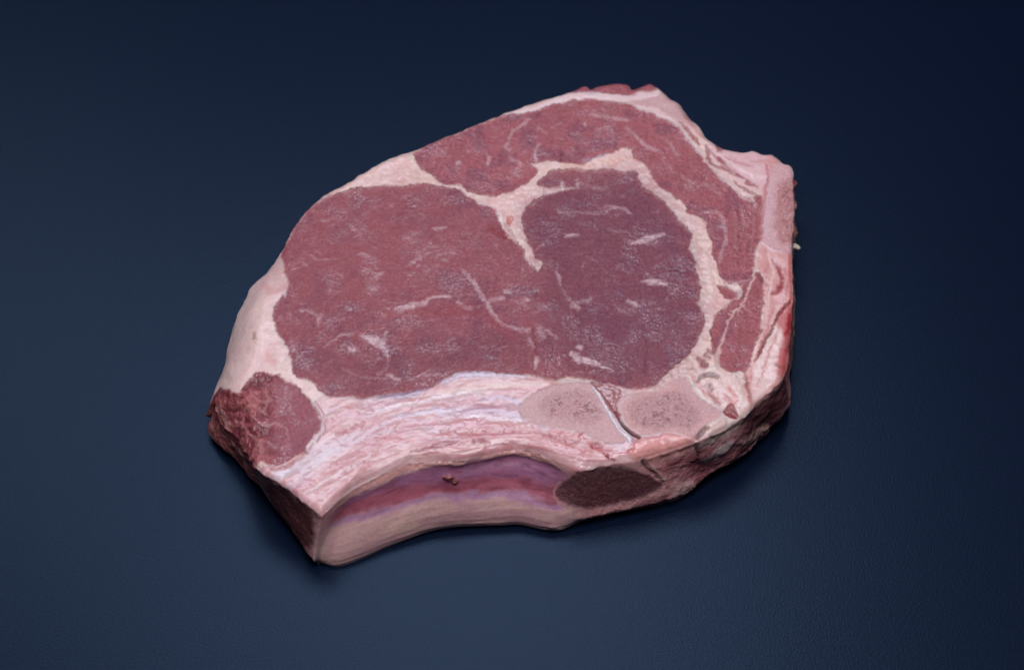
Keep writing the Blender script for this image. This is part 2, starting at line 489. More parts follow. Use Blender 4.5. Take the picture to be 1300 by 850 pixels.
SCRAP = [(725, 117), (738, 108), (750, 111), (760, 106), (780, 104), (797, 104), (803, 110), (815, 106), (826, 103), (836, 110), (815, 116),
         (790, 120), (760, 118), (740, 119)]
SMALL = [(912, 362), (926, 366), (934, 374), (928, 380), (918, 374)]

muscle_masks = []
for pts, nm, base in ((EYE, "eye_muscle", MUS), (CAP, "cap_muscle", MUSL), (STRIP, "strip_muscle", MUSL), (TAIL, "tail_muscle", MUS),
                      (SCRAP, "muscle_scrap", MUSL), (SMALL, "strip_muscle", MUSL)):
    I, m, sd = poly(pts, 2.8, c=base, f=0.0, p=nm)
    muscle_masks.append((I, m, sd))
    x, y = X.ravel()[I], Y.ravel()[I]
    z0 = np.zeros_like(x)
    big = fbm(x / 18, y / 17, z0, 3, 31)
    # grain lies across the cut, a few degrees off level
    ca, sa = (math.cos(.16), math.sin(.16)) if nm == "eye_muscle" else (math.cos(-.5), math.sin(-.5))
    gx, gy = x * ca + y * sa, -x * sa + y * ca
    if nm == "strip_muscle":
        gx, gy = y, x
    fib = fbm(gx / 4.0 + .8 * big, gy / 1.2 + 1.5 * big, z0, 3, 33)
    peb = fbm(gx / .95, gy / .95, z0, 2, 34)
    paint(m * sstep(-.1, .5, big), idx=I, c=MUSD, a=.55 if nm == "eye_muscle" else .2)
    hue = fbm(x / 7, y / 8, z0 + 3, 3, 37)
    paint(m * sstep(.05, .5, hue), idx=I, c=lin(160, 82, 84), a=.5)
    paint(m * sstep(.05, .5, -hue), idx=I, c=lin(126, 60, 82), a=.5)
    paint(m * sstep(.15, .55, fib), idx=I, c=lin(176, 104, 112), a=.10)
    paint(m * sstep(.2, .6, -fib), idx=I, c=lin(112, 44, 58), a=.10)
    paint(m * sstep(.15, .7, peb), idx=I, c=lin(196, 132, 138), a=.36)
    paint(m * sstep(.2, .7, -peb), idx=I, c=lin(108, 46, 60), a=.34)
    hgt.reshape(-1)[I] += m * (0.55 * big + 0.10 * fib + 0.06 * peb) - 0.25 * m - m * (0.35 * FATN.ravel()[I] * 0.7)
    # thin pink seam where muscle meets fat
    paint(sstep(2.6, 0.4, np.abs(sd + 1.2)), idx=I, c=lin(176, 88, 88), a=.35)
    wet.reshape(-1)[I] = wet.reshape(-1)[I] * (1 - m) + m * (.14 + .86 * sstep(-.12, .55, fbm(x / 8, y / 7, z0, 3, 36)))

# the right-hand, darker half of the eye
poly([(690, 250), (800, 222), (870, 290), (888, 370), (885, 430), (840, 480), (740, 478), (690, 420), (685, 340), (665, 280)], 26, c=lin(118, 54, 74), a=.6)
poly([(360, 330), (400, 270), (520, 245), (600, 270), (560, 340), (480, 400), (400, 400), (365, 400)], 40, c=lin(166, 84, 88), a=.45)
poly([(420, 470), (480, 440), (600, 430), (680, 440), (660, 470), (560, 470), (500, 492), (440, 500)], 14, c=lin(120, 52, 66), a=.3)

F = dict(f=.9)
FM = lin(224, 184, 184)
# marbling: points, width, strength
MARB = [([(588, 340), (597, 353), (607, 367), (620, 388), (632, 405), (647, 416), (672, 418)], [1.5, 3.5, 5, 5.5, 5, 5, 2], .62),
        ([(640, 368), (650, 370)], 5, .6), ([(622, 380), (638, 378)], [4, 7], .5), ([(663, 380), (670, 379)], 5, .45), ([(727, 388), (735, 391)], 6, .5),
        ([(733, 383), (752, 378)], 4, .45), ([(705, 344), (708, 350), (711, 358)], 3.5, .55), ([(711, 360), (720, 375), (730, 388)], 2, .35),
        ([(504, 390), (520, 388), (540, 383), (546, 377), (570, 375)], [4, 8, 7, 4, 3], .75), ([(520, 334), (533, 327)], [3, 5], .6),
        ([(582, 383), (590, 389), (598, 390)], 5, .55), ([(552, 291), (566, 289)], 3.5, .6), ([(679, 467), (683, 455)], [5, 7], .75),
        ([(672, 430), (678, 440)], 5, .4), ([(686, 416), (690, 428)], 8, .35), ([(694, 418), (706, 428)], 4, .45),
        ([(726, 447), (736, 454), (755, 458), (778, 468)], [6, 11, 6, 2], .9), ([(734, 438), (738, 440)], 6, .6),
        ([(816, 356), (828, 357), (846, 359)], [4, 8, 4], .85), ([(797, 380), (808, 385)], [4, 6], .75), ([(803, 310), (820, 304), (841, 297)], [4, 8, 5], .8),
        ([(778, 262), (790, 263), (801, 271)], 3.5, .55), ([(710, 268), (730, 269), (770, 270)], 2.2, .4), ([(718, 299), (734, 298)], 5, .65),
        ([(768, 261), (780, 262)], 4, .6), ([(715, 238), (714, 231)], 3.5, .8), ([(733, 236), (732, 229)], 3.5, .6),
        ([(736, 232), (760, 240), (770, 238)], 5, .25), ([(380, 393), (395, 395), (405, 402), (403, 413)], 3.5, .5),
        ([(412, 440), (422, 433), (434, 425), (450, 423)], 3.2, .5), ([(458, 425), (470, 429), (482, 434), (492, 449)], [3, 8, 12, 4], .8),
        ([(491, 420), (486, 432)], [4, 8], .6), ([(444, 442), (447, 443)], 5, .7), ([(494, 474), (505, 480)], 6, .6), ([(460, 322), (470, 326)], 5, .35),
        ([(492, 449), (492, 462), (480, 474)], 3, .3), ([(436, 468), (460, 478), (490, 478)], 2.5, .25), ([(368, 430), (380, 452), (392, 470)], 3, .3),
        ([(392, 322), (404, 328), (416, 330)], 2.2, .35), ([(384, 333), (388, 335)], 3, .4), ([(448, 290), (452, 291)], 4, .5), ([(476, 352), (486, 346)], 3, .4),
        ([(512, 302), (518, 303)], 4, .35), ([(470, 365), (478, 368)], 3, .35), ([(440, 390), (446, 392)], 3, .3), ([(430, 346), (436, 350)], 3, .3),
        ([(671, 151), (660, 158), (652, 164), (647, 177), (641, 184), (648, 188)], 3, .5), ([(684, 182), (680, 191), (681, 204)], 3, .75), ([(620, 198), (619, 207)], 4.5, .75),
        ([(581, 206), (584, 206)], 5, .65), ([(742, 158), (743, 160)], 4, .7), ([(749, 144), (765, 147), (782, 151), (795, 153)], 4, .5), ([(762, 165), (772, 161), (778, 166)], 3, .5),
        ([(795, 163), (808, 174), (822, 187), (842, 193)], [2, 4, 5, 3], .55), ([(847, 178), (854, 188), (860, 196)], 3, .4),
        ([(900, 269), (912, 271), (920, 286), (922, 303), (917, 315), (915, 332)], [3, 4, 5, 5, 5, 3], .45), ([(700, 160), (712, 157)], 2.5, .3),
        ([(648, 199), (660, 205), (655, 215)], 5, .35), ([(866, 225), (880, 235)], 2.5, .3), ([(893, 232), (905, 240), (915, 247)], 2.5, .3), ([(875, 206), (885, 216)], 2.5, .25),
        ([(940, 255), (944, 275), (943, 300)], 2, .25), ([(930, 262), (934, 290), (934, 320)], 2, .25)]
for pts, w, a in MARB:
    line(pts, np.asarray(w) * .9, 1.9, brk=.5, c=FM, a=min(1, a * 1.15), f=.7, h=.08)
rng = np.random.default_rng(4)
eyeI, eyem, _ = muscle_masks[0]
for pts, nfl, (x0, y0, x1, y1), ang in ((EYE, 170, (365, 245, 885, 490), -.15), (CAP, 70, (540, 135, 960, 340), .45)):
    C = catmull(pts, 3, True)
    done = 0
    while done < nfl:
        x, y = rng.uniform(x0, x1), rng.uniform(y0, y1)
        ins = False
        for i in range(len(C)):
            A, B = C[i], C[(i + 1) % len(C)]
            if (A[1] > y) != (B[1] > y) and x < (B[0] - A[0]) * (y - A[1]) / (B[1] - A[1]) + A[0]:
                ins = not ins
        if not ins:
            continue
        L = rng.uniform(1.5, 7) * (1.8 if rng.random() < .15 else 1)
        g = ang + rng.normal(0, .45)
        dx, dy = L * math.cos(g), L * math.sin(g)
        line([(x - dx, y - dy), (x + rng.normal(0, 1.5), y + rng.normal(0, 1.5)), (x + dx, y + dy)], [.6, rng.uniform(1.0, 2.8), .6], 1.9, brk=.8, c=FM,
             a=rng.uniform(.12, .5), f=.5, h=.06)
        done += 1
# creases, blood lines and redder patches in the muscle
for pts, w, c, a, h in (([(677, 414), (678, 426), (680, 438), (682, 452)], [2, 4, 3, 3], BLOOD, .8, -.35), ([(832, 338), (850, 341), (876, 343)], [2, 3, 2], lin(98, 24, 38), .7, -.5),
                        ([(712, 192), (713, 204)], 2.5, lin(96, 30, 38), .7, -.3), ([(600, 318), (606, 322)], 9, lin(158, 84, 76), .5, 0), ([(545, 398), (600, 392), (650, 425)], 14, lin(160, 62, 68), .4, 0),
                        ([(480, 402), (500, 398), (530, 396)], 10, lin(176, 86, 86), .5, 0), ([(620, 286), (632, 294), (640, 300)], [3, 8, 5], lin(150, 44, 48), .7, -.3),
                        ([(450, 428), (466, 418), (486, 414)], 7, lin(176, 84, 86), .5, 0), ([(520, 400), (470, 440), (440, 452)], 4, lin(120, 44, 56), .3, -.2),
                        ([(818, 470), (822, 440), (815, 420)], 3, lin(100, 36, 54), .4, -.4), ([(770, 440), (800, 470), (790, 485)], 4, lin(104, 40, 54), .35, -.3),
                        ([(735, 395), (738, 410)], 7, lin(112, 36, 48), .5, -.3), ([(650, 300), (640, 270)], 5, lin(176, 90, 86), .4, 0)):
    line(pts, w, 2.5, c=c, a=a, h=h)
line([(626, 268), (624, 276)], [5, 3], 2, c=lin(188, 92, 96), a=.6, wt=1)
# seam fat gets its own piece of the surface and a few touches
SEAM_I, sm, _ = poly([(524, 196), (560, 228), (595, 240), (630, 247), (670, 228), (674, 206), (700, 202), (745, 206), (800, 186), (825, 214), (870, 258), (905, 300), (920, 360),
                      (940, 372), (912, 396), (905, 430), (912, 470), (950, 485), (945, 530), (890, 490), (830, 495), (880, 440), (893, 400), (884, 350), (876, 300), (815, 240), (780, 220), (700, 220),
                      (690, 250), (668, 270), (692, 334), (682, 346), (664, 318), (628, 268), (595, 252), (545, 235), (470, 238), (396, 263), (440, 230)], 2)
fatsel = (fat.reshape(-1)[SEAM_I] > .6) & (sm > .5)
pid.reshape(-1)[SEAM_I[fatsel]] = part("seam_fat")
hgt.reshape(-1)[SEAM_I] += sm * (fat.reshape(-1)[SEAM_I] > .5) * (0.30 + 0.14 * FATF.ravel()[SEAM_I])
line([(648, 276), (647, 282)], 6, 2, c=lin(202, 106, 88), a=.85, h=-.6, wt=1)
line([(640, 284), (648, 300), (656, 308)], 2, 2, c=lin(206, 150, 146), a=.6, h=-.4)
line([(790, 204), (770, 206), (745, 212), (715, 212)], 4, 4, c=lin(232, 178, 150), a=.6)
line([(905, 380), (900, 350), (895, 325)], 8, 5, c=lin(238, 206, 196), a=.6, h=.4)
line([(740, 203), (755, 202), (768, 196)], 4, 2.5, c=lin(190, 160, 170), a=.6)
line([(811, 136), (830, 141), (848, 150), (866, 166), (880, 184), (900, 208), (925, 233), (938, 245), (952, 254)], [5, 7, 6, 4, 4, 4, 4, 3, 2], 1.5, c=lin(232, 196, 190), a=.85, f=1, h=.3)
line([(640, 147), (680, 136), (705, 128), (732, 122), (755, 121), (780, 125), (805, 124), (835, 117)], [1, 5, 6, 7, 8, 8, 7, 6], 1.5, c=lin(234, 202, 198), a=.9, f=1, h=.3)
# narrow brown muscle slivers in the outer fat
for pts, w in (([(864, 156), (874, 166), (887, 182)], [3, 5, 4]), ([(897, 185), (899, 200), (906, 208)], [4, 7, 4]), ([(911, 187), (915, 190)], 6), ([(914, 201), (919, 206)], 6),
               ([(908, 210), (922, 215), (932, 222)], [3, 5, 3]), ([(936, 222), (944, 227)], 4), ([(948, 232), (957, 235)], 4), ([(930, 230), (944, 238), (958, 246)], [2, 4, 3])):
    line(pts, w, 1.4, c=lin(160, 82, 78), a=.85, f=.2, h=-.25)
for pts, w, c, a in (([(868, 146), (884, 166), (898, 182), (914, 196), (934, 206), (954, 212)], 2.2, lin(196, 120, 116), .6), ([(893, 178), (912, 194), (936, 212), (958, 224)], 2.0, lin(236, 204, 196), .7),
                     ([(900, 190), (918, 208), (940, 224), (962, 238)], 2.2, lin(166, 86, 84), .7), ([(915, 218), (935, 236), (950, 248), (961, 262)], 1.8, lin(232, 196, 188), .7),
                     ([(940, 262), (948, 285), (947, 315), (943, 345)], 2.0, lin(186, 112, 112), .5), ([(952, 262), (957, 290), (954, 320)], 1.8, lin(196, 130, 128), .5),
                     ([(930, 258), (938, 280), (939, 320)], 2.0, lin(126, 54, 62), .4), ([(1002, 326), (1004, 350), (1003, 378)], 3.5, lin(190, 84, 84), .6),
                     ([(976, 320), (981, 345), (977, 372), (974, 400)], 2.5, lin(236, 196, 188), .6), ([(997, 342), (1000, 360), (994, 384)], 2.5, lin(196, 110, 108), .6),
                     ([(982, 392), (972, 418), (963, 440)], 3, lin(206, 124, 120), .6), ([(994, 398), (984, 425), (975, 450), (968, 478)], 2.5, lin(196, 118, 112), .5),
                     ([(1003, 425), (998, 450), (994, 470)], 4, lin(178, 66, 68), .55), ([(978, 440), (972, 466), (960, 492)], 2, lin(206, 140, 132), .5)):
    line(pts, np.asarray(w) * 1.1, 1.5, brk=.25, c=c, a=min(1, a * 1.3), h=.1)
# strip muscle seams and hook
line([(909, 464), (912, 448), (920, 425), (928, 402), (942, 386), (955, 358), (958, 340)], [9, 6, 3, 3, 2.5, 3, 5], 1.5, c=FATP, a=.85, f=1, h=.25)
line([(926, 362), (934, 362), (939, 370), (936, 379)], [3, 6, 6, 3], 1.5, c=FATW, a=.9, f=1, h=.5)
line([(903, 420), (905, 430), (909, 440)], [3, 5, 2], 1.5, c=lin(160, 82, 82), a=.8, f=.1)
line([(940, 420), (938, 440), (933, 460)], 3, 3, c=lin(120, 54, 62), a=.4)
line([(920, 356), (935, 357), (952, 354)], 2.2, 2, c=FM, a=.5)
for x, y in ((887, 455), (893, 460), (896, 450), (890, 463)):
    line([(x, y), (x + 3, y + 2)], 7, 2, c=lin(150, 80, 82), a=.8, f=.2, h=-.5)
line([(901, 445), (904, 446)], 6, 1.5, c=lin(140, 76, 80), a=.8, f=.2, h=-.5)
line([(870, 469), (878, 469), (884, 472)], [2, 4, 2], 1.5, c=lin(150, 90, 88), a=.7)
# right-hand band: blood in the fat and the cleft
line([(968, 356), (964, 348)], 5, 2, c=lin(126, 54, 56), a=.7)
line([(983, 331), (990, 342), (993, 355), (989, 366), (981, 371)], [3, 6, 6, 7, 4], 2.2, c=lin(160, 40, 50), a=1, h=-.4)
line([(1003, 382), (995, 390), (987, 401), (976, 423), (967, 440), (961, 456)], [2.5, 3, 3, 3, 3, 1.5], 1.2, c=lin(126, 34, 40), a=.9, h=-1.3)
line([(975, 335), (972, 350), (972, 362)], 4, 3, c=lin(190, 110, 108), a=.5)
line([(978, 312), (984, 330), (980, 350)], 4, 4, c=FATW, a=.5)
line([(943, 468), (949, 480), (951, 494), (952, 508)], [3, 5, 5, 3], 2, c=lin(178, 100, 98), a=.8, h=-.6)
line([(935, 474), (941, 474), (944, 484)], 7, 2, c=FATW, a=.8, h=.9)
line([(955, 478), (950, 490)], 3, 2, c=lin(190, 110, 104), a=.5, h=-.4)

# bones ---------------------------------------------------------------
speck = fbm(X / 0.75, Y / 0.75, Z / 0.75, 2, 51)
speck2 = fbm(X / 2.6, Y / 2.6, Z / 2.6, 3, 52)


def bone(outer, inner, name, shell, marrow, dark, extra_h=0.0):
    I, m, sd = poly(outer, 2.6, c=shell, f=.75, p=name, wt=.55)
    hgt.reshape(-1)[I] += m * (extra_h - hgt.reshape(-1)[I])
    I, m, sd = poly(inner, 5, wt=.4)
    m = sstep(6, -6, sd + 6 * speck2.ravel()[I])
    paint(m, idx=I, c=marrow, a=.85)
    paint(m * sstep(.0, .5, speck.ravel()[I] * .6 + speck2.ravel()[I] * .8), idx=I, c=dark, a=.65)
    paint(m * sstep(.1, .5, -speck.ravel()[I]), idx=I, c=lin(206, 176, 176), a=.5)
    hgt.reshape(-1)[I] += m * (.30 * speck.ravel()[I] - .35)


bone([(662, 512), (690, 493), (720, 487), (750, 487), (765, 508), (785, 540), (796, 558), (775, 562), (750, 552), (720, 545), (690, 540), (664, 530)],
     [(688, 515), (705, 500), (735, 496), (755, 506), (764, 524), (745, 536), (715, 531), (695, 528)], "vertebra_bone", lin(218, 172, 168), lin(204, 154, 152), lin(132, 80, 78), 0.3)
line([(752, 489), (765, 506), (778, 527), (790, 545), (800, 557)], [3, 7, 9, 9, 6], 1.8, crisp=True, brk=0, c=lin(226, 204, 206), a=.9, h=.6, p="cartilage", wt=.9)
line([(772, 545), (785, 560), (800, 568)], 8, 5, c=lin(222, 170, 168), a=.5)
bone([(785, 507), (797, 500), (830, 497), (845, 490), (860, 480), (872, 480), (880, 497), (897, 512), (916, 520), (910, 532), (897, 538), (887, 548), (875, 556), (855, 547), (830, 549),
      (812, 552), (797, 542), (787, 527)],
     [(800, 517), (810, 507), (842, 500), (860, 496), (876, 508), (888, 527), (880, 542), (855, 540), (830, 542), (812, 537), (802, 528)], "transverse_bone",
     lin(220, 168, 162), lin(196, 146, 144), lin(126, 78, 76), 0.2)
line([(797, 502), (788, 512), (789, 527), (799, 541), (812, 549)], 5, 2, brk=0, c=lin(228, 190, 188), a=.8, h=.3)
line([(862, 482), (872, 500), (890, 516), (912, 526)], 9, 5, c=lin(206, 162, 164), a=.5)
poly([(752, 484), (775, 489), (788, 497), (783, 514), (787, 532), (776, 521), (763, 500)], 2, c=lin(160, 84, 80), a=.85, h=-.9, wt=1)
line([(781, 520), (785, 530), (791, 539), (801, 548), (812, 554)], [.5, 1.5, 3, 3.5, 2], 1.2, crisp=True, brk=0, c=lin(66, 18, 20), a=.95, h=-2.4)
line([(766, 516), (770, 524)], 4, 2, c=lin(232, 200, 200), a=.5, wt=1)  # highlight on the wet tissue, painted as a pale stroke
line([(812, 553), (806, 562), (806, 572)], 2.5, 2, c=lin(200, 110, 100), a=.6, h=-.6)
poly([(808, 560), (830, 552), (865, 552), (880, 560), (855, 572), (815, 582), (800, 576)], 4, c=lin(230, 152, 142), a=.75, h=.9, wt=.8)
# round gristle with holes beside the transverse bone
poly([(882, 478), (900, 466), (925, 470), (940, 488), (940, 520), (925, 540), (915, 520), (895, 508), (884, 495)], 3, c=FATW, a=.7, p="gristle")
line([(886, 485), (892, 478), (902, 475), (912, 479)], [3, 6, 7, 4], 2, c=lin(136, 92, 86), a=.85, h=-.5)
line([(893, 491), (899, 487)], 4, 2, c=lin(176, 140, 140), a=.7)
line([(900, 494), (906, 503), (914, 512)], [3, 5, 3], 2, c=lin(170, 64, 64), a=.8, h=-.4)
line([(902, 489), (905, 494)], 4, 1.5, c=lin(132, 70, 70), a=.8, h=-.4)
line([(920, 503), (927, 508), (930, 516)], 6, 3, c=lin(206, 106, 104), a=.6)
poly([(918, 522), (929, 511), (934, 520), (938, 531), (927, 530)], 1.6, n=2, crisp=True, c=lin(140, 12, 22), a=.95, h=-.8, wt=.6)
line([(870, 476), (884, 489), (898, 505), (915, 519)], 2.2, 2, c=lin(232, 205, 200), a=.7, h=.3)
line([(885, 557), (891, 549), (899, 541)], [4, 7, 4], 2, c=lin(104, 54, 50), a=.85, h=-.8)
poly([(893, 560), (902, 546), (917, 531), (923, 541), (907, 556)], 2, c=lin(212, 178, 168), a=.85, h=.5)
line([(924, 540), (933, 534)], 5, 2, c=FATW, a=.7)
# stains in the fat along the rib and round the joint
for pts, w, c, a in (([(500, 562), (540, 556), (585, 551), (630, 553)], 3, lin(206, 116, 122), .55), ([(540, 576), (570, 572), (610, 568), (650, 566)], 3, lin(212, 130, 126), .5),
                     ([(430, 566), (460, 552), (500, 541), (540, 533)], 3, lin(214, 146, 146), .5), ([(420, 600), (455, 582), (500, 568)], 3.5, lin(210, 134, 132), .5),
                     ([(400, 626), (430, 606), (470, 590)], 3, lin(214, 140, 134), .5), ([(660, 556), (690, 560), (720, 566), (750, 574)], 4, lin(200, 104, 104), .55),
                     ([(590, 530), (625, 530), (660, 534)], 4, lin(236, 214, 214), .6), ([(480, 520), (530, 512), (575, 500), (620, 498)], 5, lin(236, 212, 208), .6),
                     ([(500, 530), (540, 522), (580, 520)], 4, lin(214, 196, 208), .6), ([(610, 506), (640, 505), (662, 512)], 4, lin(200, 176, 190), .6),
                     ([(745, 562), (760, 570), (790, 574), (806, 570)], 3, lin(196, 70, 76), .55), ([(700, 548), (725, 552), (740, 550)], 4, lin(208, 110, 106), .6),
                     ([(880, 480), (890, 492), (900, 500)], 3, lin(206, 120, 116), .5), ([(925, 492), (932, 502), (934, 512)], 4, lin(222, 130, 126), .5)):
    line(pts, np.asarray(w) * 1.25, 2, brk=.35, c=c, a=min(1, a * 1.4), wt=.9)
# bone at the upper right corner
bone([(976, 216), (987, 208), (1004, 209), (1010, 226), (1010, 303), (1006, 322), (987, 318), (970, 310), (967, 300), (970, 266), (974, 231)],
     [(990, 236), (1000, 228), (1008, 240), (1008, 290), (1002, 308), (991, 308), (986, 280)], "spinous_bone", lin(220, 168, 166), lin(188, 122, 118), lin(142, 72, 70), 0.2)
line([(982, 220), (977, 250), (975, 280), (974, 303)], [3, 7, 9, 6], 2.5, c=lin(222, 186, 192), a=.45)
line([(973, 208), (974, 230), (970, 254), (967, 290), (966, 302)], 2.2, 1.5, c=lin(206, 104, 104), a=.8, h=-.8)
line([(990, 318), (1004, 326), (1006, 340)], 3, 3, c=lin(200, 120, 124), a=.6)
line([(955, 205), (975, 205), (978, 212)], 3, 2, c=lin(206, 126, 120), a=.6)

# tail muscle: lumpy, ragged towards the rim
I, m, sd = muscle_masks[3]
lump = fbm(X.ravel()[I] / 4.5, Y.ravel()[I] / 4.5, Z.ravel()[I] / 4.5, 3, 61)
edge = sstep(375, 325, P0[I])
hgt.reshape(-1)[I] += m * edge * (1.7 * lump)
paint(m * edge, idx=I, c=lin(150, 60, 62), a=.45)
paint(m * edge * sstep(.1, .5, lump), idx=I, c=lin(196, 112, 106), a=.65)
paint(m * edge * sstep(.1, .45, -lump), idx=I, c=lin(112, 32, 38), a=.75)
paint(m * (1 - edge), idx=I, c=lin(172, 96, 106), a=.5)
line([(322, 530), (334, 538), (350, 536), (362, 543), (368, 556)], [3, 3, 3, 3, 2], 2, c=lin(206, 150, 146), a=.6, h=.5)
line([(318, 552), (326, 560), (332, 572)], 6, 3, c=lin(200, 140, 136), a=.5, h=.6)
for pts in ([(318, 498), (330, 508), (345, 506)], [(335, 490), (340, 505), (335, 520)], [(310, 520), (325, 516), (338, 522)], [(340, 560), (352, 566), (366, 562)], [(300, 535), (312, 542), (318, 552)]):
    line(pts, 2.6, 2, c=lin(212, 150, 144), a=.55, h=.4)
line([(362, 488), (360, 505), (356, 520)], 3, 2.5, c=lin(190, 124, 122), a=.5)
line([(400, 512), (409, 526), (411, 540), (404, 554), (392, 566), (390, 572)], [4, 4, 5, 6, 6, 3], 2, c=lin(230, 190, 192), a=.85, f=1, h=.8, wt=.9)
line([(284, 500), (296, 508), (306, 502)], 4, 2.5, c=lin(120, 46, 44), a=.6, h=-.4)
line([(285, 515), (298, 520), (312, 514)], 3, 2, c=lin(112, 36, 36), a=.6, h=-.8)
line([(276, 520), (284, 528), (290, 540)], 7, 3, c=lin(214, 160, 150), a=.55, h=.7)

# ------------------------------------------------------------------ side wall
rim_c = col[NT].copy(); rim_f = fat[NT].copy(); rim_p = pid[NT].copy()
# tissue runs through the cut: hidden walls carry on what their rim shows
blend = sstep(0.0, 0.5, v)[:, None, None]
wallbase = rim_c[None] * (1 - .55 * blend) + np.array(FATP) * .55 * blend
col[WX] = wallbase * (1 + .10 * FATF[WX] + .10 * FATN[WX])[..., None]
fat[WX] = rim_f[None] * (1 - .5 * blend[..., 0]) + .5 * blend[..., 0]
pid[WX] = rim_p[None]
col[NT + 1 + NW:] = FATPINK
wr = (fbm(X / 9, Y / 9, Z / 6, 3, 71) * (0.5 + 1.4 * rough * 1.0 + 1.6 * tail + 1.0 * right_bone) +   .12 * fbm(X / 1.8, Y / 1.8, Z / 1.4, 2, 72) * (0.4 + rough + tail + 1.5 * right_bone)) * (1 - .86 * rib)
hgt[WX] = (wr * sstep(0, .15, VV) * sstep(1.02, .9, VV) + hgt[NT][None] * (1 - sstep(0, .1, VV)))[WX]


def wall_paint(mask, **kw):
    I = np.flatnonzero((mask > 0.002).ravel())
    paint(mask.ravel()[I], idx=I, **kw)


W = iswall * 1.0
# tail end
wall_paint(W * tail, c=lin(140, 62, 60), a=.85, f=.2, p="tail_muscle")
tl = fbm(X / 4.5, Y / 4.5, Z / 4, 3, 73)
wall_paint(W * tail * sstep(.1, .5, tl), c=lin(196, 132, 120), a=.6)
wall_paint(W * tail * sstep(.1, .5, -tl), c=lin(92, 30, 34), a=.7)
# sawn end of the rib
u_end = np.broadcast_to((aX - 322) / (409 - 322), X.shape)
endm = W * np.broadcast_to(rib_end, X.shape)
wall_paint(endm, c=lin(156, 102, 98), a=.9, p="rib_end", f=.6)
ell = ((u_end - .54) / .42) ** 2 + ((VV - .48) / .46) ** 2
wall_paint(endm * sstep(1.3, .6, ell + .45 * speck2), c=lin(92, 40, 44), a=.92, h=-.4)
wall_paint(endm * sstep(.9, .5, ell) * sstep(.0, .5, speck), c=lin(120, 72, 66), a=.7)
# rib: purple membrane above, pale bone below
R = W * np.broadcast_to(rib, X.shape)
al2 = AX / 1.0
st1 = fbm(al2 / 40, VV * 7, np.zeros_like(X), 3, 81)
st2 = fbm(al2 / 18, VV * 26, np.zeros_like(X), 2, 82)
wall_paint(R, c=lin(220, 174, 168), a=.95, p="rib_bone", f=.8, wt=.6)
wall_paint(R * sstep(.1, .6, st2), c=lin(196, 146, 142), a=.35)
wall_paint(R * sstep(.0, .5, -st1) * sstep(.4, .6, VV), c=lin(200, 146, 158), a=.5)
wall_paint(R * sstep(.05, .5, FATN) * sstep(.4, .6, VV), c=lin(226, 190, 168), a=.4)
vb = VV + .05 * st1 + .03 * n1 + .012 * f1
top_v = np.interp(aX, [410, 440, 470, 520, 580, 640, 700, 730], [.12, .11, .09, .07, .05, .05, .07, .10])
mid_v = np.interp(aX, [410, 440, 520, 600, 680, 720], [.34, .36, .43, .46, .52, .55])
mem = R * sstep(top_v - .03, top_v + .05, vb) * sstep(mid_v + .06, mid_v - .06, vb)
wall_paint(mem, c=lin(184, 92, 110), a=.92, p="rib_membrane", wt=.85, f=.6)
upm = mem * sstep(mid_v - .12, mid_v - .26, vb + .05 * st2)
wall_paint(upm, c=lin(168, 118, 152), a=.75)
wall_paint(mem * sstep(.0, .5, st2), c=lin(190, 112, 128), a=.4)
wall_paint(mem * sstep(.05, .5, -st2), c=lin(126, 52, 74), a=.4)
wall_paint(mem * sstep(.1, .6, fbm(X / 5, Y / 5, Z / 3, 3, 83)), c=lin(146, 62, 84), a=.5)
wall_paint(R * sstep(.15, .6, fbm(X / 2.2, Y / 2.2, Z / 1.2, 3, 84)) * sstep(.4, .6, VV), c=lin(192, 140, 134), a=.25)
line_m = R * np.exp(-((vb - mid_v - .015) / .03) ** 2)
wall_paint(line_m, c=lin(196, 142, 176), a=.75)
lipm = W * np.broadcast_to(rib, X.shape) * sstep(top_v + .02, top_v - .03, vb)
wall_paint(lipm, c=lin(222, 162, 152), a=.85, p="rib_fat")
hgt[WX] += (lipm * .5 * (n1 + f1) - mem * .25 + R * .12 * st2)[WX]
# rough wall right of the rib
G = W * np.broadcast_to(np.where(aY > 470, sstep(715, 760, aX), 0), X.shape)
g1 = fbm(X / 9, Y / 9, Z / 5, 3, 91)
g2 = fbm(X / 2.2, Y / 2.2, Z / 2.2, 3, 92)
wall_paint(G * sstep(.10, .24, VV), c=lin(162, 88, 96), a=.85, p="vertebra_side", f=.6)
wall_paint(G * sstep(0, .5, g1) * sstep(.12, .2, VV), c=lin(206, 152, 148), a=.7)
wall_paint(G * sstep(.05, .5, -g1) * sstep(.12, .2, VV), c=lin(106, 36, 48), a=.65)
wall_paint(G * sstep(.15, .6, g2) * sstep(.12, .2, VV), c=lin(190, 134, 132), a=.3)
shade_r = np.broadcast_to(np.where(aY > 470, sstep(925, 950, aX), 0), X.shape)  # shade under the right-hand overhang, painted into the wall colour
wall_paint(W * shade_r * sstep(.02, .10, VV) * sstep(.75, .5, VV + .2 * g1), c=lin(84, 36, 40), a=.9)
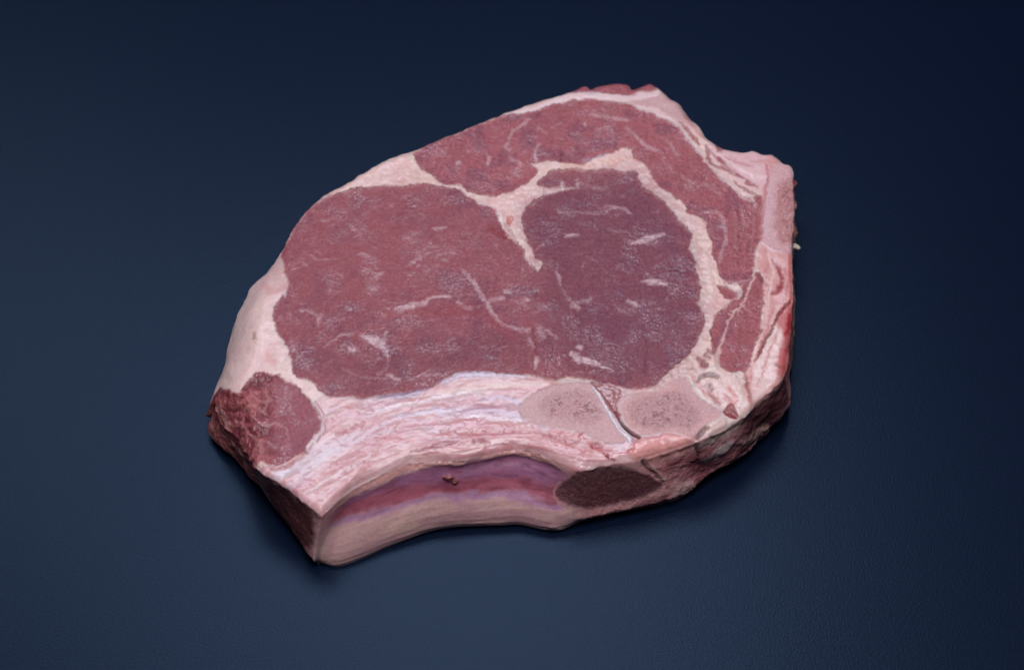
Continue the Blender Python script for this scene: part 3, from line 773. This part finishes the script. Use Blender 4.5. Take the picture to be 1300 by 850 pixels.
for pts, w, c, a, h in (([(893, 586), (910, 572), (928, 560)], [5, 10, 5], lin(210, 186, 180), .85, 1.0), ([(850, 634), (865, 625), (878, 614)], [6, 12, 7], lin(206, 168, 158), .8, 1.0),
                        ([(940, 564), (958, 552), (976, 543)], [5, 10, 6], lin(196, 156, 140), .75, 1.0), ([(945, 580), (957, 570)], 5, lin(206, 176, 150), .8, .8),
                        ([(816, 584), (824, 594), (836, 606), (842, 616)], [3, 4, 4, 3], lin(60, 16, 20), .8, -1.4), ([(830, 592), (842, 608)], 4, lin(214, 176, 166), .6, .6),
                        ([(884, 566), (888, 578), (880, 592)], [4, 4, 2], lin(52, 18, 20), .8, -1.6), ([(886, 558), (897, 553), (906, 556)], 4, lin(120, 62, 58), .7, -.5),
                        ([(735, 655), (760, 652), (800, 644)], [6, 6, 4], lin(196, 140, 136), .7, .8), ([(700, 668), (715, 672), (730, 668)], 6, lin(200, 160, 150), .6, .6)):
    line(pts, w, 2.5, where='wall', c=c, a=a, h=h)
# sawn oval of the vertebra
I, m, sd = poly([(704, 627), (712, 614), (730, 602), (755, 595), (780, 592), (806, 597), (828, 606), (842, 617), (826, 629), (800, 637), (770, 643), (738, 646), (714, 640)], 4.5, where='wall',
                c=lin(96, 52, 57), a=.93, f=.7, p="bone_cut", wt=1)
hgt.reshape(-1)[I] += m * (-.45 - hgt.reshape(-1)[I] * .9)
paint(m * sstep(.0, .5, speck2.ravel()[I]) * sstep(-4, -12, sd), idx=I, c=lin(98, 48, 52), a=.7)
paint(m * sstep(.2, .6, speck.ravel()[I]) * sstep(-4, -10, sd), idx=I, c=lin(150, 100, 84), a=.6)
paint(sstep(3.2, .5, np.abs(sd - 1.5)), idx=I, c=lin(206, 146, 142), a=.75)
# right bone's outer side: rough and brown
RBM = W * np.broadcast_to(right_bone, X.shape)
wall_paint(RBM * sstep(.05, .2, VV), c=lin(120, 84, 74), a=.8, p="spinous_bone")
wall_paint(RBM * sstep(.0, .5, g2), c=lin(196, 150, 132), a=.7)

# fine random variation of tone everywhere
col *= (1 + .045 * GR)[..., None]
col = np.clip(col, 0.004, 0.95)

# ------------------------------------------------------------------ apply relief
top_w = np.ones_like(X)
top_w[:NT + 1] *= sstep(0.0, 1.6, dist + .6)
dome = 0.9 * fbm(X / 38, Y / 38, np.zeros_like(X), 2, 101)
Zd = hgt * top_w + dome * sstep(0, 8, np.where(istop, np.pad(dist, ((0, nrow - NT - 1), (0, 0))), 0))
Z[:NT + 1] += Zd[:NT + 1]
# ring: continuous through the rim
rad = hgt[WX]
X[WX] += rad * ct
Y[WX] += rad * st
Z[WX] += (hgt[NT] * top_w[NT])[None] * (1 - sstep(0, .12, VV[WX]))
jit = .5 * fbm(X[NT] / 3, Y[NT] / 3, Z[NT] / 3, 2, 111)
for r_, wgt in [(NT - i, (1 - i / 8) ** 2) for i in range(8)] + [(NT + 1 + i, (1 - i / 8) ** 2) for i in range(8)]:
    X[r_] += jit * wgt * ct
    Y[r_] += jit * wgt * st
Z = np.maximum(Z, 0.25)
Z[NT + 1 + NW - 1:] = 0.25

# ------------------------------------------------------------------ normals of the whole skin
Vx = np.stack([X, Y, Z], -1)
du = np.roll(Vx, -1, 1) - np.roll(Vx, 1, 1)
dv = np.gradient(Vx, axis=0)
NRM = np.cross(dv, du)
NRM /= np.maximum(np.linalg.norm(NRM, axis=-1, keepdims=True), 1e-9)
if NRM[NT // 2, :, 2].mean() < 0:
    NRM = -NRM

NRM[0] = NRM[1].mean(0) / np.linalg.norm(NRM[1].mean(0))
rows, cols_ = np.meshgrid(np.arange(nrow - 1), np.arange(NA), indexing='ij')
c2 = (cols_ + 1) % NA
QUADS = np.stack([rows * NA + cols_, (rows + 1) * NA + cols_, (rows + 1) * NA + c2, rows * NA + c2], -1).reshape(-1, 4)
fpid = pid[:-1].reshape(-1).copy()
fpid[(QUADS[:, 0] // NA) >= NT + NW] = part("underside")

# ------------------------------------------------------------------ materials
def node(nt, kind, **inp):
    n = nt.nodes.new(kind)
    for k_, v_ in inp.items():
        n.inputs[k_.replace('_', ' ')].default_value = v_
    return n


def tissue_material(name, bump_scale, bump_strength, rough_base, sss, coat, grain, film_strength, film_scale):
    m = bpy.data.materials.new(name)
    m.use_nodes = True
    nt = m.node_tree
    L = nt.links.new
    b = nt.nodes["Principled BSDF"]
    a = nt.nodes.new("ShaderNodeAttribute"); a.attribute_name = "tissue"
    s = nt.nodes.new("ShaderNodeAttribute"); s.attribute_name = "surface"      # r fat, g wet
    sep = nt.nodes.new("ShaderNodeSeparateColor"); L(s.outputs["Color"], sep.inputs[0])
    tc = nt.nodes.new("ShaderNodeTexCoord")
    mp = nt.nodes.new("ShaderNodeMapping"); mp.inputs["Rotation"].default_value = (0, 0, .16); mp.inputs["Scale"].default_value = (.9, 1, 1)
    L(tc.outputs["Object"], mp.inputs["Vector"])
    fine = node(nt, "ShaderNodeTexNoise", Scale=bump_scale, Detail=3.0, Roughness=.6); L(mp.outputs[0], fine.inputs["Vector"])
    coarse = node(nt, "ShaderNodeTexNoise", Scale=bump_scale * .34, Detail=2.0, Roughness=.55); L(mp.outputs[0], coarse.inputs["Vector"])
    # colour grain
    rmp = nt.nodes.new("ShaderNodeMapRange"); rmp.inputs["From Min"].default_value = .3; rmp.inputs["From Max"].default_value = .7
    rmp.inputs["To Min"].default_value = 1 - grain; rmp.inputs["To Max"].default_value = 1 + grain
    L(fine.outputs["Fac"], rmp.inputs["Value"])
    mul = nt.nodes.new("ShaderNodeVectorMath"); mul.operation = 'SCALE'
    L(a.outputs["Color"], mul.inputs[0]); L(rmp.outputs[0], mul.inputs["Scale"])
    L(mul.outputs[0], b.inputs["Base Color"])
    # wetness -> roughness, broken up
    wn = node(nt, "ShaderNodeTexNoise", Scale=260.0, Detail=2.0); L(tc.outputs["Object"], wn.inputs["Vector"])
    r1 = nt.nodes.new("ShaderNodeMath"); r1.operation = 'MULTIPLY_ADD'
    L(sep.outputs[1], r1.inputs[0]); r1.inputs[1].default_value = -.30; r1.inputs[2].default_value = rough_base
    r2 = nt.nodes.new("ShaderNodeMath"); r2.operation = 'MULTIPLY_ADD'; r2.use_clamp = True
    L(wn.outputs["Fac"], r2.inputs[0]); r2.inputs[1].default_value = .22; L(r1.outputs[0], r2.inputs[2])
    L(r2.outputs[0], b.inputs["Roughness"])
    b.inputs["Specular IOR Level"].default_value = .5
    b.inputs["Subsurface Weight"].default_value = sss
    b.inputs["Subsurface Radius"].default_value = (1.0, .42, .34)
    b.inputs["Subsurface Scale"].default_value = .0022
    b.inputs["Coat Roughness"].default_value = .05
    b.inputs["Coat IOR"].default_value = 1.5
    cw = nt.nodes.new("ShaderNodeMath"); cw.operation = 'MULTIPLY'; cw.use_clamp = True
    L(sep.outputs[1], cw.inputs[0]); cw.inputs[1].default_value = coat
    film = node(nt, "ShaderNodeTexNoise", Scale=film_scale, Detail=1.0, Roughness=.5); L(mp.outputs[0], film.inputs["Vector"])
    cb = node(nt, "ShaderNodeBump", Strength=film_strength, Distance=.0008); L(film.outputs["Fac"], cb.inputs["Height"])
    L(cb.outputs[0], b.inputs["Coat Normal"])
    L(cw.outputs[0], b.inputs["Coat Weight"])
    add = nt.nodes.new("ShaderNodeMath"); add.operation = 'MULTIPLY_ADD'
    L(coarse.outputs["Fac"], add.inputs[0]); add.inputs[1].default_value = 1.8; L(fine.outputs["Fac"], add.inputs[2])
    bp = node(nt, "ShaderNodeBump", Strength=bump_strength, Distance=.0006)
    L(add.outputs[0], bp.inputs["Height"]); L(bp.outputs[0], b.inputs["Normal"])
    return m


M_MUSCLE = tissue_material("raw_muscle", 1300, 1.0, .50, .35, .75, .14, 1.0, 720)
M_FAT = tissue_material("raw_fat", 900, .18, .50, .7, .6, .06, .15, 260)
M_BONE = tissue_material("sawn_bone", 1700, .65, .70, .35, .25, .16, .5, 700)
MATS = {"eye_muscle": M_MUSCLE, "cap_muscle": M_MUSCLE, "strip_muscle": M_MUSCLE, "tail_muscle": M_MUSCLE, "muscle_scrap": M_MUSCLE,
        "vertebra_bone": M_BONE, "transverse_bone": M_BONE, "spinous_bone": M_BONE, "bone_cut": M_BONE, "rib_end": M_BONE, "vertebra_side": M_BONE}

# ------------------------------------------------------------------ board
bm_ = bpy.data.materials.new("dark_blue_board")
bm_.use_nodes = True
nt = bm_.node_tree
L = nt.links.new
b = nt.nodes["Principled BSDF"]
tc = nt.nodes.new("ShaderNodeTexCoord")
g = node(nt, "ShaderNodeTexNoise", Scale=1300.0, Detail=2.0, Roughness=.5); L(tc.outputs["Object"], g.inputs["Vector"])
g2n = node(nt, "ShaderNodeTexNoise", Scale=6.0, Detail=4.0); L(tc.outputs["Object"], g2n.inputs["Vector"])
mx = nt.nodes.new("ShaderNodeMix"); mx.data_type = 'RGBA'
mx.inputs["A"].default_value = (.0026, .0060, .0185, 1); mx.inputs["B"].default_value = (.0032, .0071, .0212, 1)
L(g2n.outputs["Fac"], mx.inputs["Factor"]); L(mx.outputs["Result"], b.inputs["Base Color"])
b.inputs["Roughness"].default_value = .33
b.inputs["Specular IOR Level"].default_value = .20
b.inputs["Specular Tint"].default_value = (.46, .70, 1, 1)
bp = node(nt, "ShaderNodeBump", Strength=.28, Distance=.0003)
L(g.outputs["Fac"], bp.inputs["Height"]); L(bp.outputs[0], b.inputs["Normal"])

bx = .9
bz = -.02
me = bpy.data.meshes.new("table_top")
me.from_pydata([(-bx, -bx, bz), (bx, -bx, bz), (bx, bx, bz), (-bx, bx, bz), (-bx, -bx, 0), (bx, -bx, 0), (bx, bx, 0), (-bx, bx, 0)], [],
               [(0, 3, 2, 1), (4, 5, 6, 7), (0, 1, 5, 4), (1, 2, 6, 5), (2, 3, 7, 6), (3, 0, 4, 7)])
me.materials.append(bm_)
board = bpy.data.objects.new("table_top", me)
board["kind"] = "structure"
scene.collection.objects.link(board)

# ------------------------------------------------------------------ the steak: one thing, its tissues as parts
steak = bpy.data.objects.new("rib_steak", None)
steak.empty_display_size = .02
steak.location = (CEN[0] * MM, CEN[1] * MM, 0)
steak["label"] = "thick raw bone-in beef rib steak lying on a dark blue board"
steak["category"] = "steak"
scene.collection.objects.link(steak)
LABEL = {"rib_bone": "pale lower face of the curved rib", "rib_membrane": "purple red membrane along the rib", "bone_cut": "dark sawn oval of bone on the side",
         "fat_cap": "thick white covering fat", "tail_muscle": "small lumpy red muscle at the rib end", "muscle_scrap": "red scrap of meat on the far rim"}

Vl = Vx.reshape(-1, 3) * MM - np.array([CEN[0] * MM, CEN[1] * MM, 0])
Nf = NRM.reshape(-1, 3)
Cf = np.concatenate([col.reshape(-1, 3), np.ones((col.size // 3, 1))], 1)
Sf = np.stack([fat.ravel(), np.clip(wet.ravel(), 0, 1), np.zeros(fat.size), np.ones(fat.size)], 1)


def build_part(name, quads):
    used, inv = np.unique(quads, return_inverse=True)
    inv = inv.reshape(-1).astype(np.int32)
    me = bpy.data.meshes.new(name)
    nv, nf = len(used), len(quads)
    me.vertices.add(nv); me.loops.add(nf * 4); me.polygons.add(nf)
    me.vertices.foreach_set("co", Vl[used].astype(np.float32).ravel())
    me.loops.foreach_set("vertex_index", inv)
    me.polygons.foreach_set("loop_start", np.arange(0, nf * 4, 4, dtype=np.int32))
    me.update(calc_edges=True)
    me.polygons.foreach_set("use_smooth", np.ones(nf, bool))
    a = me.attributes.new("tissue", 'FLOAT_COLOR', 'POINT'); a.data.foreach_set("color", Cf[used].astype(np.float32).ravel())
    a = me.attributes.new("surface", 'FLOAT_COLOR', 'POINT'); a.data.foreach_set("color", Sf[used].astype(np.float32).ravel())
    me.normals_split_custom_set_from_vertices(Nf[used].astype(np.float32))
    me.materials.append(MATS.get(name, M_FAT))
    o = bpy.data.objects.new(name, me)
    scene.collection.objects.link(o)
    o.parent = steak
    if name in LABEL:
        o["label"] = LABEL[name]
    return o


def islands(i, absorb=False):
    """connected pieces of one tissue; specks stay with the largest piece"""
    g = (fpid == i).reshape(nrow - 1, NA)
    par = []

    def find(a_):
        while par[a_] != a_:
            par[a_] = par[par[a_]]
            a_ = par[a_]
        return a_
    runs, prev = [], []
    for r_ in range(nrow - 1):
        row = g[r_]
        cur = []
        if row.any():
            e = np.flatnonzero(np.diff(np.concatenate([[0], row.astype(np.int8), [0]])))
            for s_, t_ in zip(e[::2], e[1::2]):
                par.append(len(par))
                k_ = len(par) - 1
                for (ps, pt, pk) in prev:
                    if ps < t_ and s_ < pt:
                        par[find(k_)] = find(pk)
                cur.append((s_, t_, k_))
                runs.append((r_, s_, t_, k_))
            if len(cur) > 1 and cur[0][0] == 0 and cur[-1][1] == NA:
                par[find(cur[0][2])] = find(cur[-1][2])
        prev = cur
    if not runs:
        return []
    lab = np.full((nrow - 1, NA), -1)
    for r_, s_, t_, k_ in runs:
        lab[r_, s_:t_] = find(k_)
    lab = lab.ravel()
    ids, cnt = np.unique(lab[lab >= 0], return_counts=True)
    big_ids = ids[cnt >= 120]
    main = ids[np.argmax(cnt)]
    if cnt.max() < 40 and not absorb:
        return []
    small = (lab >= 0) & ~np.isin(lab, big_ids)
    if absorb:
        l2 = lab.reshape(nrow - 1, NA)
        sm2 = small.reshape(nrow - 1, NA)
        fp2 = fpid.reshape(nrow - 1, NA)
        for r_, s_, t_, k_ in runs:
            if sm2[r_, s_]:
                fp2[r_, s_:t_] = fp2[r_, s_ - 1]
        return []
    lab[small] = main
    return [QUADS[lab == k_] for k_ in np.unique(lab[lab >= 0])]


for _ in range(2):
    for i in range(len(PARTS)):
        islands(i, True)
for i, nm in enumerate(PARTS):
    for q in islands(i):
        build_part(nm, q)

# ------------------------------------------------------------------ small tags and crumbs that hang off the cut
def crumb(name, loc_mm, size, c, seed, mat):
    import bmesh
    bmh = bmesh.new()
    bmesh.ops.create_icosphere(bmh, subdivisions=4, radius=1)
    co = np.array([vv.co[:] for vv in bmh.verts])
    nn = fbm(co[:, 0] * 1.3 + seed, co[:, 1] * 1.3, co[:, 2] * 1.3, 3, seed)
    co2 = co * (1 + .55 * nn[:, None]) * np.asarray(size)
    for vv, p_ in zip(bmh.verts, co2):
        vv.co = p_ * MM
    me = bpy.data.meshes.new(name)
    bmh.to_mesh(me); bmh.free()
    me.polygons.foreach_set("use_smooth", np.ones(len(me.polygons), bool))
    a = me.attributes.new("tissue", 'FLOAT_COLOR', 'POINT')
    cc = np.concatenate([np.asarray(c)[None] * (1 + .3 * nn[:, None]), np.ones((len(co), 1))], 1)
    a.data.foreach_set("color", cc.astype(np.float32).ravel())
    a = me.attributes.new("surface", 'FLOAT_COLOR', 'POINT')
    a.data.foreach_set("color", np.tile([1, .6, 0, 1], len(co)).astype(np.float32))
    me.materials.append(mat)
    o = bpy.data.objects.new(name, me)
    scene.collection.objects.link(o)
    o.parent = steak
    o.location = (np.asarray(loc_mm) - [CEN[0], CEN[1], 0]) * MM


def at(px, py, z):
    return unproject(px, py, z)


for i, (px, py, z, s, c, nm, mt) in enumerate([
        (1009, 313, 17, (2.0, 1.4, 1.2), lin(222, 200, 176), "fat_tag", M_FAT), (1008, 296, 18, (1.5, 2.6, 2.2), lin(150, 100, 88), "fat_tag", M_FAT),
        (1006, 234, 21, (1.8, 1.8, 2), lin(150, 80, 74), "fat_tag", M_FAT), (1007, 262, 20, (1.5, 3.2, 2.2), lin(140, 92, 80), "fat_tag", M_FAT),
        (570, 606, 20, (2.2, 1.0, 1.2), lin(156, 84, 84), "meat_crumb", M_MUSCLE), (577, 611, 18.5, (1.3, .9, 1.1), lin(150, 80, 80), "meat_crumb", M_MUSCLE)]):
    crumb(nm, at(px, py, z), s, c, 200 + i, mt)
